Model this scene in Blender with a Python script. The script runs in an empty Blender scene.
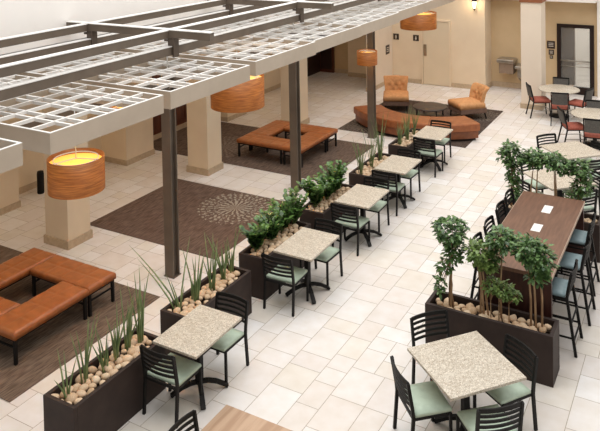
import bpy, math, random
from mathutils import Vector, Matrix, noise
R = random.Random(7)
sc = bpy.context.scene
col = sc.collection
PI = math.pi

# ---------------------------------------------------------------- camera
EYE = 5.5
yaw, pitch, roll, F_PX, CY = -.5227, .0315, -.0190, 713.17, -59.08
cy_, sy_, cp_, sp_ = math.cos(yaw), math.sin(yaw), math.cos(pitch), math.sin(pitch)
Fv = Vector((sy_*cp_, cy_*cp_, -sp_)); Rv = Vector((cy_, -sy_, 0)); Uv = Rv.cross(Fv)
R2 = Rv*math.cos(roll) + Uv*math.sin(roll); U2 = -Rv*math.sin(roll) + Uv*math.cos(roll)
cam_d = bpy.data.cameras.new('camera'); cam = bpy.data.objects.new('camera', cam_d); col.objects.link(cam)
cam.matrix_world = Matrix(((R2.x, U2.x, -Fv.x, 0), (R2.y, U2.y, -Fv.y, 0), (R2.z, U2.z, -Fv.z, EYE), (0, 0, 0, 1)))
cam_d.sensor_width = 36; cam_d.sensor_fit = 'HORIZONTAL'; cam_d.lens = 36*F_PX/600
cam_d.shift_y = (CY - 215.5)/600
cam_d.clip_end = 200
sc.camera = cam

# ---------------------------------------------------------------- light
w = bpy.data.worlds.new('world'); sc.world = w; w.use_nodes = True
w.node_tree.nodes['Background'].inputs[0].default_value = (1.0, .99, .975, 1)
w.node_tree.nodes['Background'].inputs[1].default_value = .48
def area(name, loc, rot, sx, sy, power, c):
    l = bpy.data.lights.new(name, 'AREA'); l.shape = 'RECTANGLE'; l.size = sx; l.size_y = sy; l.energy = power; l.color = c
    o = bpy.data.objects.new(name, l); col.objects.link(o); o.location = loc; o.rotation_euler = rot; return o
area('skylight', (-4.5, 12, 13), (0, 0, 0), 13, 20, 2350, (1, .99, .978))
area('side_daylight', (9, 4, 9), (0, math.radians(55), math.radians(10)), 8, 8, 130, (1, .98, .95))
for yy in (6, 10, 14, 18):
    area('aisle_warm_fill', (-10.9, yy, 3.28), (0, 0, 0), .5, .5, 13, (1, .75, .48))  # added warm fill for the dim aisle, no visible fixture behind it
sc.view_settings.view_transform = 'Standard'; sc.view_settings.look = 'None'
sc.view_settings.exposure = 0.08; sc.view_settings.gamma = 1.0
sc.view_settings.use_curve_mapping = False

# ---------------------------------------------------------------- materials
def lin(c):
    return tuple((x/255/12.92 if x/255 <= .04045 else ((x/255+.055)/1.055)**2.4) for x in c)
def mat(name, c, rough=.5, metal=0, c2=None, scale=8, stretch=(1, 1, 1), detail=3, bump=0, bscale=None, spec=.5, lo=.35, hi=.65, coat=0, rnd=None, trans=0):
    m = bpy.data.materials.new(name); m.use_nodes = True; n = m.node_tree; b = n.nodes['Principled BSDF']
    b.inputs['Roughness'].default_value = rough; b.inputs['Metallic'].default_value = metal
    b.inputs['Specular IOR Level'].default_value = spec; b.inputs['Coat Weight'].default_value = coat
    c2 = c2 or tuple(x*.9 for x in c)
    tc = n.nodes.new('ShaderNodeTexCoord'); mp = n.nodes.new('ShaderNodeMapping'); mp.inputs['Scale'].default_value = stretch
    nz = n.nodes.new('ShaderNodeTexNoise'); nz.inputs['Scale'].default_value = scale; nz.inputs['Detail'].default_value = detail
    cr = n.nodes.new('ShaderNodeValToRGB'); cr.color_ramp.elements[0].position = lo; cr.color_ramp.elements[1].position = hi
    cr.color_ramp.elements[0].color = (*lin(c2), 1); cr.color_ramp.elements[1].color = (*lin(c), 1)
    n.links.new(tc.outputs['Object'], mp.inputs[0]); n.links.new(mp.outputs[0], nz.inputs[0]); n.links.new(nz.outputs[0], cr.inputs[0])
    out = cr.outputs[0]
    if rnd:
        oi = n.nodes.new('ShaderNodeObjectInfo'); r2 = n.nodes.new('ShaderNodeValToRGB')
        els = r2.color_ramp.elements
        els[0].color = (*lin(rnd[0]), 1); els[1].color = (*lin(rnd[-1]), 1)
        for i, q in enumerate(rnd[1:-1]):
            e = els.new((i+1)/(len(rnd)-1)); e.color = (*lin(q), 1)
        mx = n.nodes.new('ShaderNodeMix'); mx.data_type = 'RGBA'; mx.blend_type = 'MULTIPLY'; mx.inputs[0].default_value = 1
        n.links.new(oi.outputs['Random'], r2.inputs[0]); n.links.new(out, mx.inputs[6]); n.links.new(r2.outputs[0], mx.inputs[7]); out = mx.outputs[2]
    n.links.new(out, b.inputs['Base Color'])
    if bump:
        nb = n.nodes.new('ShaderNodeTexNoise'); nb.inputs['Scale'].default_value = bscale or scale*4; bp = n.nodes.new('ShaderNodeBump')
        bp.inputs['Strength'].default_value = bump; bp.inputs['Distance'].default_value = .01
        n.links.new(mp.outputs[0], nb.inputs[0]); n.links.new(nb.outputs[0], bp.inputs['Height']); n.links.new(bp.outputs[0], b.inputs['Normal'])
    if trans:
        tr = n.nodes.new('ShaderNodeBsdfTranslucent'); ms = n.nodes.new('ShaderNodeMixShader'); ms.inputs[0].default_value = trans
        n.links.new(out, tr.inputs[0]); n.links.new(b.outputs[0], ms.inputs[1]); n.links.new(tr.outputs[0], ms.inputs[2])
        n.links.new(ms.outputs[0], n.nodes['Material Output'].inputs[0])
    return m
def emis(name, c, s):
    m = bpy.data.materials.new(name); m.use_nodes = True; b = m.node_tree.nodes['Principled BSDF']
    b.inputs['Base Color'].default_value = (*lin(c), 1); b.inputs['Emission Color'].default_value = (*lin(c), 1); b.inputs['Emission Strength'].default_value = s
    return m
def granite():
    m = mat('granite', (202, 192, 175), .4, c2=(182, 169, 150), scale=30, detail=6, lo=.4, hi=.6)
    n = m.node_tree; b = n.nodes['Principled BSDF']; src = b.inputs['Base Color'].links[0].from_socket
    tc = n.nodes['Texture Coordinate']
    for sc_, c, th in ((58, (134, 116, 98), .3), (44, (228, 218, 202), .3), (80, (96, 84, 72), .25)):
        v = n.nodes.new('ShaderNodeTexVoronoi'); v.inputs['Scale'].default_value = sc_; n.links.new(tc.outputs['Object'], v.inputs[0])
        r = n.nodes.new('ShaderNodeMath'); r.operation = 'LESS_THAN'; r.inputs[1].default_value = th; n.links.new(v.outputs['Distance'], r.inputs[0])
        k = n.nodes.new('ShaderNodeMath'); k.operation = 'MULTIPLY'; k.inputs[1].default_value = .75; n.links.new(r.outputs[0], k.inputs[0])
        mx = n.nodes.new('ShaderNodeMix'); mx.data_type = 'RGBA'; mx.inputs[7].default_value = (*lin(c), 1)
        n.links.new(k.outputs[0], mx.inputs[0]); n.links.new(src, mx.inputs[6]); src = mx.outputs[2]
    n.links.new(src, b.inputs['Base Color']); return m
def veneer(name, ca, cb, trans=0):
    m = mat(name, ca, .45, c2=cb, scale=5, stretch=(1, 1, 14), detail=5, lo=.3, hi=.7, trans=trans); return m
def tile_mat():
    m = mat('floor_tile', (255, 255, 255), .42, c2=(246, 243, 238), scale=5, detail=5, lo=.3, hi=.7)
    n = m.node_tree; b = n.nodes['Principled BSDF']; src = b.inputs['Base Color'].links[0].from_socket
    a = n.nodes.new('ShaderNodeAttribute'); a.attribute_name = 'stone'
    mx = n.nodes.new('ShaderNodeMix'); mx.data_type = 'RGBA'; mx.blend_type = 'MULTIPLY'; mx.inputs[0].default_value = 1
    n.links.new(src, mx.inputs[6]); n.links.new(a.outputs['Color'], mx.inputs[7]); n.links.new(mx.outputs[2], b.inputs['Base Color']); return m
def rug_mat(name, ca, cb, cpat, bursts):
    m = mat(name, ca, .95, c2=cb, scale=7, stretch=(7, .7, 1), detail=6, lo=.35, hi=.65, bump=.5, bscale=90, spec=.1)
    n = m.node_tree; b = n.nodes['Principled BSDF']; src = b.inputs['Base Color'].links[0].from_socket
    tc = n.nodes['Texture Coordinate']
    def M(op, a, b_=None, c=None):
        k = n.nodes.new('ShaderNodeMath'); k.operation = op
        for i, v in enumerate((a, b_, c)):
            if v is None: continue
            if isinstance(v, (int, float)): k.inputs[i].default_value = v
            else: n.links.new(v, k.inputs[i])
        return k.outputs[0]
    for (x, y, rad) in bursts:
        mp = n.nodes.new('ShaderNodeMapping'); mp.inputs['Location'].default_value = (-x, -y, 0); n.links.new(tc.outputs['Object'], mp.inputs[0])
        s = n.nodes.new('ShaderNodeSeparateXYZ'); n.links.new(mp.outputs[0], s.inputs[0])
        nz = n.nodes.new('ShaderNodeTexNoise'); nz.inputs['Scale'].default_value = 14; n.links.new(mp.outputs[0], nz.inputs[0])
        th = M('ARCTAN2', s.outputs[1], s.outputs[0]); r = M('SQRT', M('ADD', M('MULTIPLY', s.outputs[0], s.outputs[0]), M('MULTIPLY', s.outputs[1], s.outputs[1])))
        k1 = M('GREATER_THAN', M('SINE', M('ADD', M('MULTIPLY', th, 17), M('MULTIPLY', nz.outputs[0], 6))), .1)
        k2 = M('MULTIPLY', M('GREATER_THAN', M('SINE', M('ADD', M('MULTIPLY', th, 33), M('MULTIPLY', nz.outputs[0], 9))), .1), M('GREATER_THAN', M('SINE', M('ADD', M('MULTIPLY', r, 40/rad), M('MULTIPLY', nz.outputs[0], 12))), -.4))
        inner = M('LESS_THAN', r, rad*.45); outer = M('LESS_THAN', r, M('MULTIPLY', M('ADD', .72, M('MULTIPLY', nz.outputs[0], .5)), rad))
        k = M('MULTIPLY', M('MAXIMUM', M('MULTIPLY', k1, inner), M('MULTIPLY', k2, M('SUBTRACT', outer, M('MULTIPLY', inner, outer)))), .6)
        mx = n.nodes.new('ShaderNodeMix'); mx.data_type = 'RGBA'; mx.inputs[7].default_value = (*lin(cpat), 1)
        n.links.new(k, mx.inputs[0]); n.links.new(src, mx.inputs[6]); src = mx.outputs[2]
    n.links.new(src, b.inputs['Base Color']); return m

GRAN = granite()
BLACK = mat('black_metal', (26, 23, 21), .55, .0, c2=(18, 16, 15), scale=20, spec=.22)
MINT = mat('mint_vinyl', (188, 204, 184), .5, c2=(176, 192, 172), scale=12)
TEAL = mat('blue_grey_vinyl', (136, 156, 160), .4, c2=(124, 145, 150), scale=12)
RED = mat('red_fabric', (166, 90, 72), .8, c2=(146, 76, 60), scale=30)
GREYBACK = mat('charcoal_fabric', (92, 88, 82), .8, c2=(76, 73, 69), scale=40)
BOX = mat('planter_brown', (56, 44, 39), .55, c2=(48, 37, 33), scale=6, spec=.25)
SOIL = mat('soil', (96, 74, 54), .95, c2=(54, 40, 30), scale=40, bump=.6)
STONE = mat('pebble', (236, 226, 212), .8, c2=(214, 198, 178), scale=9, bump=.3, bscale=30, rnd=((255, 244, 226), (236, 214, 188), (252, 234, 212), (214, 190, 162), (246, 226, 206), (226, 200, 172)))
STONE2 = mat('mixed_pebbles', (220, 196, 164), .8, c2=(160, 128, 98), scale=12)
REED = mat('reed_leaf', (140, 154, 100), .5, c2=(86, 108, 64), scale=14, stretch=(1, 1, .4))
LEAF = mat('ficus_leaf', (118, 150, 88), .33, c2=(48, 76, 44), scale=13, trans=.2)
ZZ = mat('glossy_leaf', (112, 148, 74), .28, c2=(46, 78, 36), scale=12, trans=.15)
YLEAF = mat('light_leaf', (140, 162, 90), .4, c2=(76, 104, 50), scale=10, trans=.2)
STEM = mat('bark', (176, 144, 108), .85, c2=(128, 98, 70), scale=20, stretch=(1, 1, .2))
LEATHER = mat('cognac_leather', (168, 98, 50), .36, c2=(148, 84, 40), scale=9, spec=.5)
LEATHERD = mat('chestnut_leather', (154, 88, 46), .4, c2=(134, 74, 36), scale=9)
TAN = mat('orange_tan_velvet', (204, 150, 100), .75, c2=(188, 134, 84), scale=14)
TAUPE = mat('taupe_fabric', (120, 92, 76), .85, c2=(106, 80, 66), scale=14)
BTABLE = mat('walnut_laminate', (116, 83, 64), .42, c2=(98, 68, 52), scale=6, stretch=(6, .6, 1), detail=5)
BEND = mat('dark_mahogany', (66, 34, 26), .4, c2=(52, 26, 20), scale=6, stretch=(4, 4, .5))
EDGE = mat('pale_edge', (196, 170, 148), .5)
PAPER = mat('paper', (240, 238, 232), .6)
STEEL = mat('bronze_steel', (112, 99, 86), .5, .1, c2=(102, 90, 78), scale=4)
STEELD = mat('dark_bronze_steel', (92, 79, 68), .5, .1, c2=(82, 70, 60), scale=4)
PANEL = mat('silver_taupe_panel', (190, 175, 157), .5, .05, c2=(182, 167, 149), scale=3)
SLAT = mat('white_slat', (232, 230, 226), .5, c2=(224, 221, 216), scale=4)
WALL = mat('cream_plaster', (230, 211, 183), .85, c2=(225, 205, 177), scale=2)
WALLT = mat('tan_plaster', (206, 180, 142), .85, c2=(200, 174, 136), scale=2)
WALLW = mat('white_plaster', (238, 232, 224), .85, c2=(234, 228, 220), scale=2)
BASE = mat('stone_skirting', (196, 174, 146), .5, c2=(182, 160, 132), scale=14)
WALLC = mat('pale_cream_plaster', (232, 216, 196), .85, c2=(228, 212, 192), scale=2)
GROUT = mat('grout', (176, 160, 140), .9)
DOORW = mat('mahogany_door', (104, 54, 32), .4, c2=(80, 40, 24), scale=4, stretch=(5, 5, .5))
DOORD = mat('dark_door', (52, 30, 24), .4, c2=(42, 24, 20), scale=4)
DOORC = mat('painted_door', (222, 204, 176), .6, c2=(218, 200, 172), scale=2)
BRONZE = mat('door_bronze', (40, 27, 22), .5, 0, spec=.25)
SIGN = mat('sign_brown', (58, 42, 32), .5)
SIGNW = mat('sign_white', (225, 215, 200), .6)
STAIN = mat('stainless', (168, 160, 148), .3, .7, c2=(150, 142, 130), scale=6)
INLAY = mat('wood_inlay', (196, 164, 136), .5, c2=(176, 142, 114), scale=2.2, stretch=(6, .4, 1), detail=5, lo=.4, hi=.6)
TRIMB = mat('wood_trim', (150, 90, 56), .5)
COFT = mat('coffee_dark', (62, 50, 42), .45, c2=(54, 44, 38), scale=6)
SHADE = veneer('wood_veneer_shade', (212, 134, 60), (152, 82, 32), .1)
GLOW = emis('warm_bulb', (255, 196, 100), 9)
DIFF = emis('amber_diffuser', (255, 196, 86), 1.0)
LGLASS = emis('lantern_glass', (255, 232, 190), 4)
TILE = tile_mat()

# ---------------------------------------------------------------- mesh builder
class MB:
    def __init__(s): s.v = []; s.f = []; s.mi = []; s.sm = []
    def add(s, v, f, mi=0, sm=False):
        b = len(s.v); s.v += [tuple(x) for x in v]; s.f += [tuple(b+i for i in q) for q in f]; s.mi += [mi]*len(f); s.sm += [sm]*len(f); return s
    def box(s, x0, x1, y0, y1, z0, z1, mi=0, rz=0, c=None):
        v = [Vector((x, y, z)) for z in (z0, z1) for x, y in ((x0, y0), (x1, y0), (x1, y1), (x0, y1))]
        if rz:
            c = Vector(c or ((x0+x1)/2, (y0+y1)/2, 0)); m = Matrix.Rotation(rz, 3, 'Z'); v = [m@(p-c)+c for p in v]
        return s.add(v, [(3, 2, 1, 0), (4, 5, 6, 7), (0, 1, 5, 4), (1, 2, 6, 5), (2, 3, 7, 6), (3, 0, 4, 7)], mi)
    def bar(s, p, q, a, b, mi=0, up=(0, 0, 1)):
        p, q = Vector(p), Vector(q); d = (q-p).normalized(); u = Vector(up)
        if abs(d.dot(u)) > .95: u = Vector((0, 1, 0))
        x = d.cross(u).normalized(); y = x.cross(d)
        v = [o+x*i*a/2+y*j*b/2 for o in (p, q) for i, j in ((-1, -1), (1, -1), (1, 1), (-1, 1))]
        return s.add(v, [(3, 2, 1, 0), (4, 5, 6, 7), (0, 1, 5, 4), (1, 2, 6, 5), (2, 3, 7, 6), (3, 0, 4, 7)], mi)
    def bars(s, pts, a, b, mi=0):
        for p, q in zip(pts, pts[1:]): s.bar(p, q, a, b, mi)
        return s
    def tube(s, pts, r, n=6, mi=0, sm=True):
        pts = [Vector(p) for p in pts]; rr = r if isinstance(r, (list, tuple)) else [r]*len(pts); V = []; Fc = []
        for i, p in enumerate(pts):
            d = (pts[min(i+1, len(pts)-1)]-pts[max(i-1, 0)]).normalized(); u = Vector((0, 0, 1)) if abs(d.z) < .9 else Vector((1, 0, 0))
            x = d.cross(u).normalized(); y = x.cross(d)
            V += [p+(x*math.cos(2*PI*k/n)+y*math.sin(2*PI*k/n))*rr[i] for k in range(n)]
        for i in range(len(pts)-1):
            for k in range(n): Fc.append((i*n+k, i*n+(k+1) % n, (i+1)*n+(k+1) % n, (i+1)*n+k))
        s.add(V, Fc, mi, sm); b = len(s.v)-len(V)
        s.f += [tuple(b+k for k in reversed(range(n))), tuple(len(s.v)-n+k for k in range(n))]; s.mi += [mi, mi]; s.sm += [False, False]; return s
    def lathe(s, prof, c=(0, 0, 0), n=32, mi=0, sm=True):
        V = [(c[0]+r*math.cos(2*PI*k/n), c[1]+r*math.sin(2*PI*k/n), c[2]+z) for r, z in prof for k in range(n)]
        Fc = [(i*n+k, i*n+(k+1) % n, (i+1)*n+(k+1) % n, (i+1)*n+k) for i in range(len(prof)-1) for k in range(n)]
        return s.add(V, Fc, mi, sm)
    def prism(s, poly, z0, z1, mi=0):
        n = len(poly); V = [(x, y, z0) for x, y in poly]+[(x, y, z1) for x, y in poly]
        return s.add(V, [tuple(reversed(range(n))), tuple(range(n, 2*n))]+[(i, (i+1) % n, n+(i+1) % n, n+i) for i in range(n)], mi)
    def pillow(s, x0, x1, y0, y1, z0, z1, cx=1, cy=1, r=.03, dome=.012, seam=.008, res=.03, mi=0):
        nx = max(8, int((x1-x0)/res)); ny = max(8, int((y1-y0)/res)); V = []; Fc = []
        def ed(n, L):
            a = [i/n*L for i in range(n+1)]; a[1] = min(a[1], .25*r); a[-2] = max(a[-2], L-.25*r); return a
        X, Y = ed(nx, x1-x0), ed(ny, y1-y0)
        for y in Y:
            for x in X:
                d = min(x, x1-x0-x, y, y1-y0-y); z = z1
                if d < r: z -= r-math.sqrt(max(0, r*r-(r-d)**2))
                z += dome*min(1, 4*d/max(.01, min(x1-x0, y1-y0)))
                if cx*cy > 1:
                    u = abs(((x/(x1-x0)*cx+.5) % 1)-.5)*(x1-x0)/cx; v = abs(((y/(y1-y0)*cy+.5) % 1)-.5)*(y1-y0)/cy
                    q = min(u if r < x < x1-x0-r else 9, v if r < y < y1-y0-r else 9)
                    z -= seam*max(0, 1-q/.03)
                V.append((x0+x, y0+y, z))
        w_ = nx+1
        for j in range(ny):
            for i in range(nx): Fc.append((j*w_+i, j*w_+i+1, (j+1)*w_+i+1, (j+1)*w_+i))
        ring = [i for i in range(nx+1)]+[j*w_+nx for j in range(1, ny+1)]+[ny*w_+i for i in range(nx-1, -1, -1)]+[j*w_ for j in range(ny-1, 0, -1)]
        b = len(V); V += [(V[i][0], V[i][1], z0) for i in ring]; m = len(ring)
        Fc += [(ring[k], b+k, b+(k+1) % m, ring[(k+1) % m]) for k in range(m)]; Fc.append(tuple(b+k for k in reversed(range(m))))
        Fc = [tuple(reversed(q)) if i >= nx*ny and i < nx*ny+m else q for i, q in enumerate(Fc)]
        # keep the sides facing outward
        Fc = Fc[:nx*ny]+[tuple(reversed(q)) for q in Fc[nx*ny:nx*ny+m]]+Fc[nx*ny+m:]
        return s.add(V, Fc, mi, True)
    def build(s, name, mats, parent=None, loc=None, bevel=0, seg=2):
        me = bpy.data.meshes.new(name); me.from_pydata(s.v, [], s.f)
        for m in (mats if isinstance(mats, (list, tuple)) else [mats]): me.materials.append(m)
        me.polygons.foreach_set('material_index', s.mi); me.polygons.foreach_set('use_smooth', s.sm); me.update()
        o = bpy.data.objects.new(name, me); col.objects.link(o)
        if parent: o.parent = parent
        if loc: o.location = loc
        if bevel:
            b = o.modifiers.new('bevel', 'BEVEL'); b.width = bevel; b.segments = seg; b.limit_method = 'ANGLE'
        return o
def tag(o, label, cat, group=None):
    o['label'] = label; o['category'] = cat
    if group: o['group'] = group
    return o
def thing(name, label, cat, loc, rz=0, group=None):
    o = bpy.data.objects.new(name, None); o.empty_display_size = .1; col.objects.link(o); o.location = loc; o.rotation_euler = (0, 0, rz)
    return tag(o, label, cat, group)
def struct(name, mb, m, bevel=0):
    o = mb.build(name, m, bevel=bevel); o['kind'] = 'structure'; return o
def kids(o): return [c for c in ALL if c.parent == o]
def dup(src, tree, loc, rz, label, cat, group=None):
    r = src.copy(); col.objects.link(r); r.location = loc; r.rotation_euler = (0, 0, rz)
    if 'group' in r.keys(): del r['group']
    tag(r, label, cat, group)
    def go(a, b):
        for ch in tree.get(a.name, []):
            c = ch.copy(); col.objects.link(c); c.parent = b; go(ch, c)
    go(src, r); return r
def tree_of(root):
    t = {}
    def go(o):
        ch = list(o.children); t[o.name] = ch
        for c in ch: go(c)
    bpy.context.view_layer.update(); go(root); return t
class Kind:
    def __init__(s, maker): s.maker = maker; s.src = None
    def put(s, loc, rz, label, cat, group=None):
        if s.src is None:
            s.src = s.maker(); s.tree = tree_of(s.src); s.src.location = loc; s.src.rotation_euler = (0, 0, rz); tag(s.src, label, cat, group); return s.src
        return dup(s.src, s.tree, loc, rz, label, cat, group)

# ---------------------------------------------------------------- floor
U = .1445; X0, X1, Y0, Y1 = -13.2, 4.5, 2.2, 23.6
nx, ny = int((X1-X0)/U), int((Y1-Y0)/U)
occ = [[False]*ny for _ in range(nx)]
fl = MB(); cols = []
pal = [(228, 222, 217), (225, 218, 213), (230, 225, 221), (224, 217, 208), (227, 220, 215), (233, 229, 226), (224, 216, 209), (227, 220, 211)]
sizes = [(3, 4), (3, 4), (3, 2), (4, 3), (3, 3), (2, 3), (2, 2)]
RT = random.Random(3)
for j in range(ny):
    for i in range(nx):
        if occ[i][j]: continue
        run = 0
        while i+run < nx and not occ[i+run][j] and run < 8: run += 1
        c = [(a, b) for a, b in sizes if a <= run and run-a != 1]
        if c: a, b = RT.choice(c)
        else: a, b = min(run, 3), RT.choice((2, 3))
        b = min(b, ny-j)
        for p in range(a):
            for q in range(b): occ[i+p][j+q] = True
        x, y = X0+i*U, Y0+j*U; g = .0035
        fl.add([(x+g, y+g, 0), (x+a*U-g, y+g, 0), (x+a*U-g, y+b*U-g, 0), (x+g, y+b*U-g, 0)], [(0, 1, 2, 3)], 0); cols.append(RT.choice(pal))
fl.add([(X0, Y0, -.002), (X1, Y0, -.002), (X1, Y1, -.002), (X0, Y1, -.002), (X0, Y0, -.1), (X1, Y0, -.1), (X1, Y1, -.1), (X0, Y1, -.1)],
       [(0, 1, 2, 3), (7, 6, 5, 4), (0, 4, 5, 1), (1, 5, 6, 2), (2, 6, 7, 3), (3, 7, 4, 0)], 1); cols += [(255, 255, 255)]*6
fo = struct('floor', fl, [TILE, GROUT])
at = fo.data.attributes.new('stone', 'FLOAT_COLOR', 'CORNER')
k = 0
for p, c in zip(fo.data.polygons, cols):
    for l in p.loop_indices: at.data[l].color = (*lin(c), 1)
# wood floor inlay near the camera
struct('trim_1', MB().box(-4.765, -1.9, 2.3, 6.40, 0, .004), INLAY)

# ---------------------------------------------------------------- walls
WX = -12.2
struct('wall_left', MB().box(WX-.2, WX, 2.2, 22.3, 0, 3.3), WALL)
struct('baseboard_left', MB().box(WX, WX+.02, 2.2, 12.88, 0, .13).box(WX, WX+.02, 15.6, 19.9, 0, .13), BASE)
for i, (y0, y1, x) in enumerate(((4.0, 5.2, -11.65), (7.9, 9.1, -11.65), (11.8, 12.7, -11.42), (15.68, 16.55, -11.42))):
    p = MB().box(WX, x, y0, y1, 0, 3.3); struct('wall_left_pier', p, WALL)
    struct('baseboard_left_pier', MB().box(WX+.03, x+.02, y0-.02, y1+.02, 0, .12), BASE)
struct('ceiling', MB().box(WX-.2, -9.42, 2.2, 22.3, 3.3, 3.5), WALLW)
struct('wall_upper_left', MB().box(-9.62, -9.42, 2.2, 22.3, 2.95, 9), mat('bright_white_plaster', (250, 245, 239), .85, c2=(247, 242, 236), scale=2))
for y in (4.4, 8.27, 12.13, 16.05):
    struct('wall_column', MB().box(-9.93, -9.38, y, y+.5, 0, 2.97), WALL, .006)
    struct('baseboard_column', MB().box(-9.955, -9.355, y-.025, y+.525, 0, .14), BASE)
# back wall, left part, with alcove and dark doors
struct('wall_back', MB().box(-10.9, -6.12, 22.1, 22.3, 0, 9).box(-6.32, -6.12, 22.3, 23, 0, 9), WALL)
struct('wall_back_alcove', MB().box(-12.2, -10.9, 22.45, 22.65, 0, 3.3), WALLT)
struct('baseboard_back', MB().box(-10.9, -8.22, 22.07, 22.1, 0, .14).box(-7.2, -6.1, 22.07, 22.1, 0, .14).box(-12.1, -10.9, 22.42, 22.45, 0, .14)
       .box(-6.12, -6.09, 22.1, 22.78, 0, .14).box(-6.1, -4.1, 22.78, 22.8, 0, .16).box(-3.0, 1.0, 22.76, 22.8, 0, .16), BASE)
struct('wall_wing', MB().box(-9.4, -9.25, 20.35, 22.1, 0, 9), WALLC)
struct('baseboard_wing', MB().box(-9.42, -9.23, 20.33, 22.07, 0, .13), BASE)
struct('wall_back_right', MB().box(-6.3, -4.09, 22.8, 23, 0, 9).box(-3.03, -2.92, 22.8, 23, 0, 9).box(-4.09, -3.03, 22.8, 23, 2.13, 9), WALLT)
struct('wall_back_end', MB().box(-2.92, 4.5, 22.62, 22.8, 0, 9), WALLW)
struct('ceiling_back_soffit', MB().box(-6.12, -2.92, 22.3, 22.8, 2.86, 3.2), WALLW)
struct('wall_right_column', MB().box(-4.66, -4.1, 20.5, 21.1, 0, 9), WALLC, .006)
struct('baseboard_right_column', MB().box(-4.685, -4.075, 20.475, 21.125, 0, .14), BASE)
struct('trim_2', MB().box(-4.69, -4.07, 20.47, 21.13, 3.02, 3.2), TRIMB)
# dark doors at the left rear
d = struct('door_1', MB().box(WX, WX+.06, 19.9, 22.4, 0, 2.7), DOORD)
MB().box(WX+.06, WX+.08, 20.0, 21.1, .12, 2.6).box(WX+.06, WX+.08, 21.2, 22.3, .12, 2.6).build('door_panel', DOORD, d, bevel=.004)
d = struct('door_2', MB().box(-12.14, -11.6, 22.34, 22.44, 0, 2.7), DOORW)
MB().box(-12.1, -11.66, 22.31, 22.34, .12, 2.6).build('door_panel', DOORD, d, bevel=.004)
# mahogany doors in left wall behind the second column
d = struct('door_3', MB().box(WX, WX+.05, 12.95, 15.6, .12, 2.6), DOORW)
for a in (13.0, 13.88, 14.76): MB().box(WX+.05, WX+.07, a, a+.8, .25, 2.5).build('door_panel', DOORW, d, bevel=.004)
MB().box(WX, WX+.09, 12.9, 15.65, 0, .12).build('door_sill', BASE, d)
# flush door in the back wall
d = struct('door_4', MB().box(-8.14, -7.28, 22.06, 22.1, .02, 2.08), DOORC)
MB().box(-8.2, -8.15, 22.04, 22.1, 0, 2.09).box(-7.27, -7.22, 22.04, 22.1, 0, 2.09).box(-8.2, -7.22, 22.04, 22.1, 2.09, 2.14).build('door_frame', WALL, d)
MB().box(-8.12, -8.03, 22.03, 22.06, .95, 1.32).build('push_plate', mat('brushed_bronze', (150, 128, 102), .5, .3), d)
# glass door
d = struct('door_5', MB().box(-4.09, -3.97, 22.76, 22.88, 0, 2.13).box(-3.15, -3.03, 22.76, 22.88, 0, 2.13).box(-3.97, -3.15, 22.76, 22.88, 2.02, 2.13).box(-3.97, -3.15, 22.76, 22.88, 0, .22), BRONZE)
gm = bpy.data.materials.new('clear_glass'); gm.use_nodes = True; gb = gm.node_tree.nodes['Principled BSDF']
gb.inputs['Transmission Weight'].default_value = .92; gb.inputs['Roughness'].default_value = .02; gb.inputs['IOR'].default_value = 1.1; gb.inputs['Base Color'].default_value = (.86, .88, .88, 1)
MB().box(-3.97, -3.15, 22.81, 22.822, .22, 2.02).build('door_glass', gm, d)
MB().tube([(-3.97, 22.74, 1.02), (-3.15, 22.74, 1.02)], .02, 8).tube([(-3.97, 22.74, .85), (-3.15, 22.74, .85)], .012, 8).build('push_bar', STAIN, d)
# corridor beyond the glass door
struct('floor_corridor', MB().box(-4.9, -2.2, 23.0, 27.5, -.1, 0), mat('corridor_floor', (214, 208, 200), .35, c2=(190, 184, 176), scale=1.5))
struct('wall_corridor', MB().box(-5.0, -4.9, 23, 27.5, 0, 2.8).box(-2.2, -2.1, 23, 27.5, 0, 2.8).box(-5, -2.1, 27.5, 27.6, 0, 2.8), WALLW)
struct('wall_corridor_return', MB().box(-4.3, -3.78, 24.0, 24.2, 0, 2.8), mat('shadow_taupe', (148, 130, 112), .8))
struct('ceiling_corridor', MB().box(-5, -2.1, 23, 27.6, 2.8, 2.9), WALLW)
area('corridor_light', (-3.4, 25.5, 2.75), (0, 0, 0), 1.6, 3, 48, (1, .99, .97))

# ---------------------------------------------------------------- signs, lantern, fountain
def wall_sign(name, x, y, z, s, label, glyph, axis='y', cat='sign'):
    t = thing(name, label, cat, (x, y, z)); h = s/2
    if axis == 'x': t.rotation_euler = (0, 0, PI/2)
    MB().box(-h, h, -.012, 0, -h, h).build('plate', SIGN, t, bevel=.004)
    g = MB()
    if glyph == 'man': g.lathe([(0, -.004), (.016, -.004), (.016, .004), (0, .004)], (0, 0, 0), 10); g.v = [(a, -.014+c*.3, .045+b) for a, b, c in g.v]; g.box(-.02, .02, -.018, -.012, -.02, .03).box(-.018, -.004, -.018, -.012, -.07, -.02).box(.004, .018, -.018, -.012, -.07, -.02)
    if glyph == 'woman': g.lathe([(0, -.004), (.016, -.004), (.016, .004), (0, .004)], (0, 0, 0), 10); g.v = [(a, -.014+c*.3, .045+b) for a, b, c in g.v]; g.add([(-.012, -.018, .03), (.012, -.018, .03), (.032, -.018, -.03), (-.032, -.018, -.03), (-.012, -.012, .03), (.012, -.012, .03), (.032, -.012, -.03), (-.032, -.012, -.03)], [(0, 3, 2, 1), (0, 4, 7, 3), (1, 2, 6, 5), (3, 7, 6, 2), (0, 1, 5, 4)]).box(-.016, -.004, -.018, -.012, -.07, -.03).box(.004, .016, -.018, -.012, -.07, -.03)
    if glyph == 'lines':
        for k in range(3): g.box(-h*.6, h*.6, -.016, -.012, h*.35-k*h*.4, h*.5-k*h*.4)
    g.build('pictogram', SIGNW, t); return t
wall_sign('restroom_sign', -9.1, 22.1, 1.5, .2, 'brown square restroom sign with a white figure, nearest the wing wall', 'man')
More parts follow.
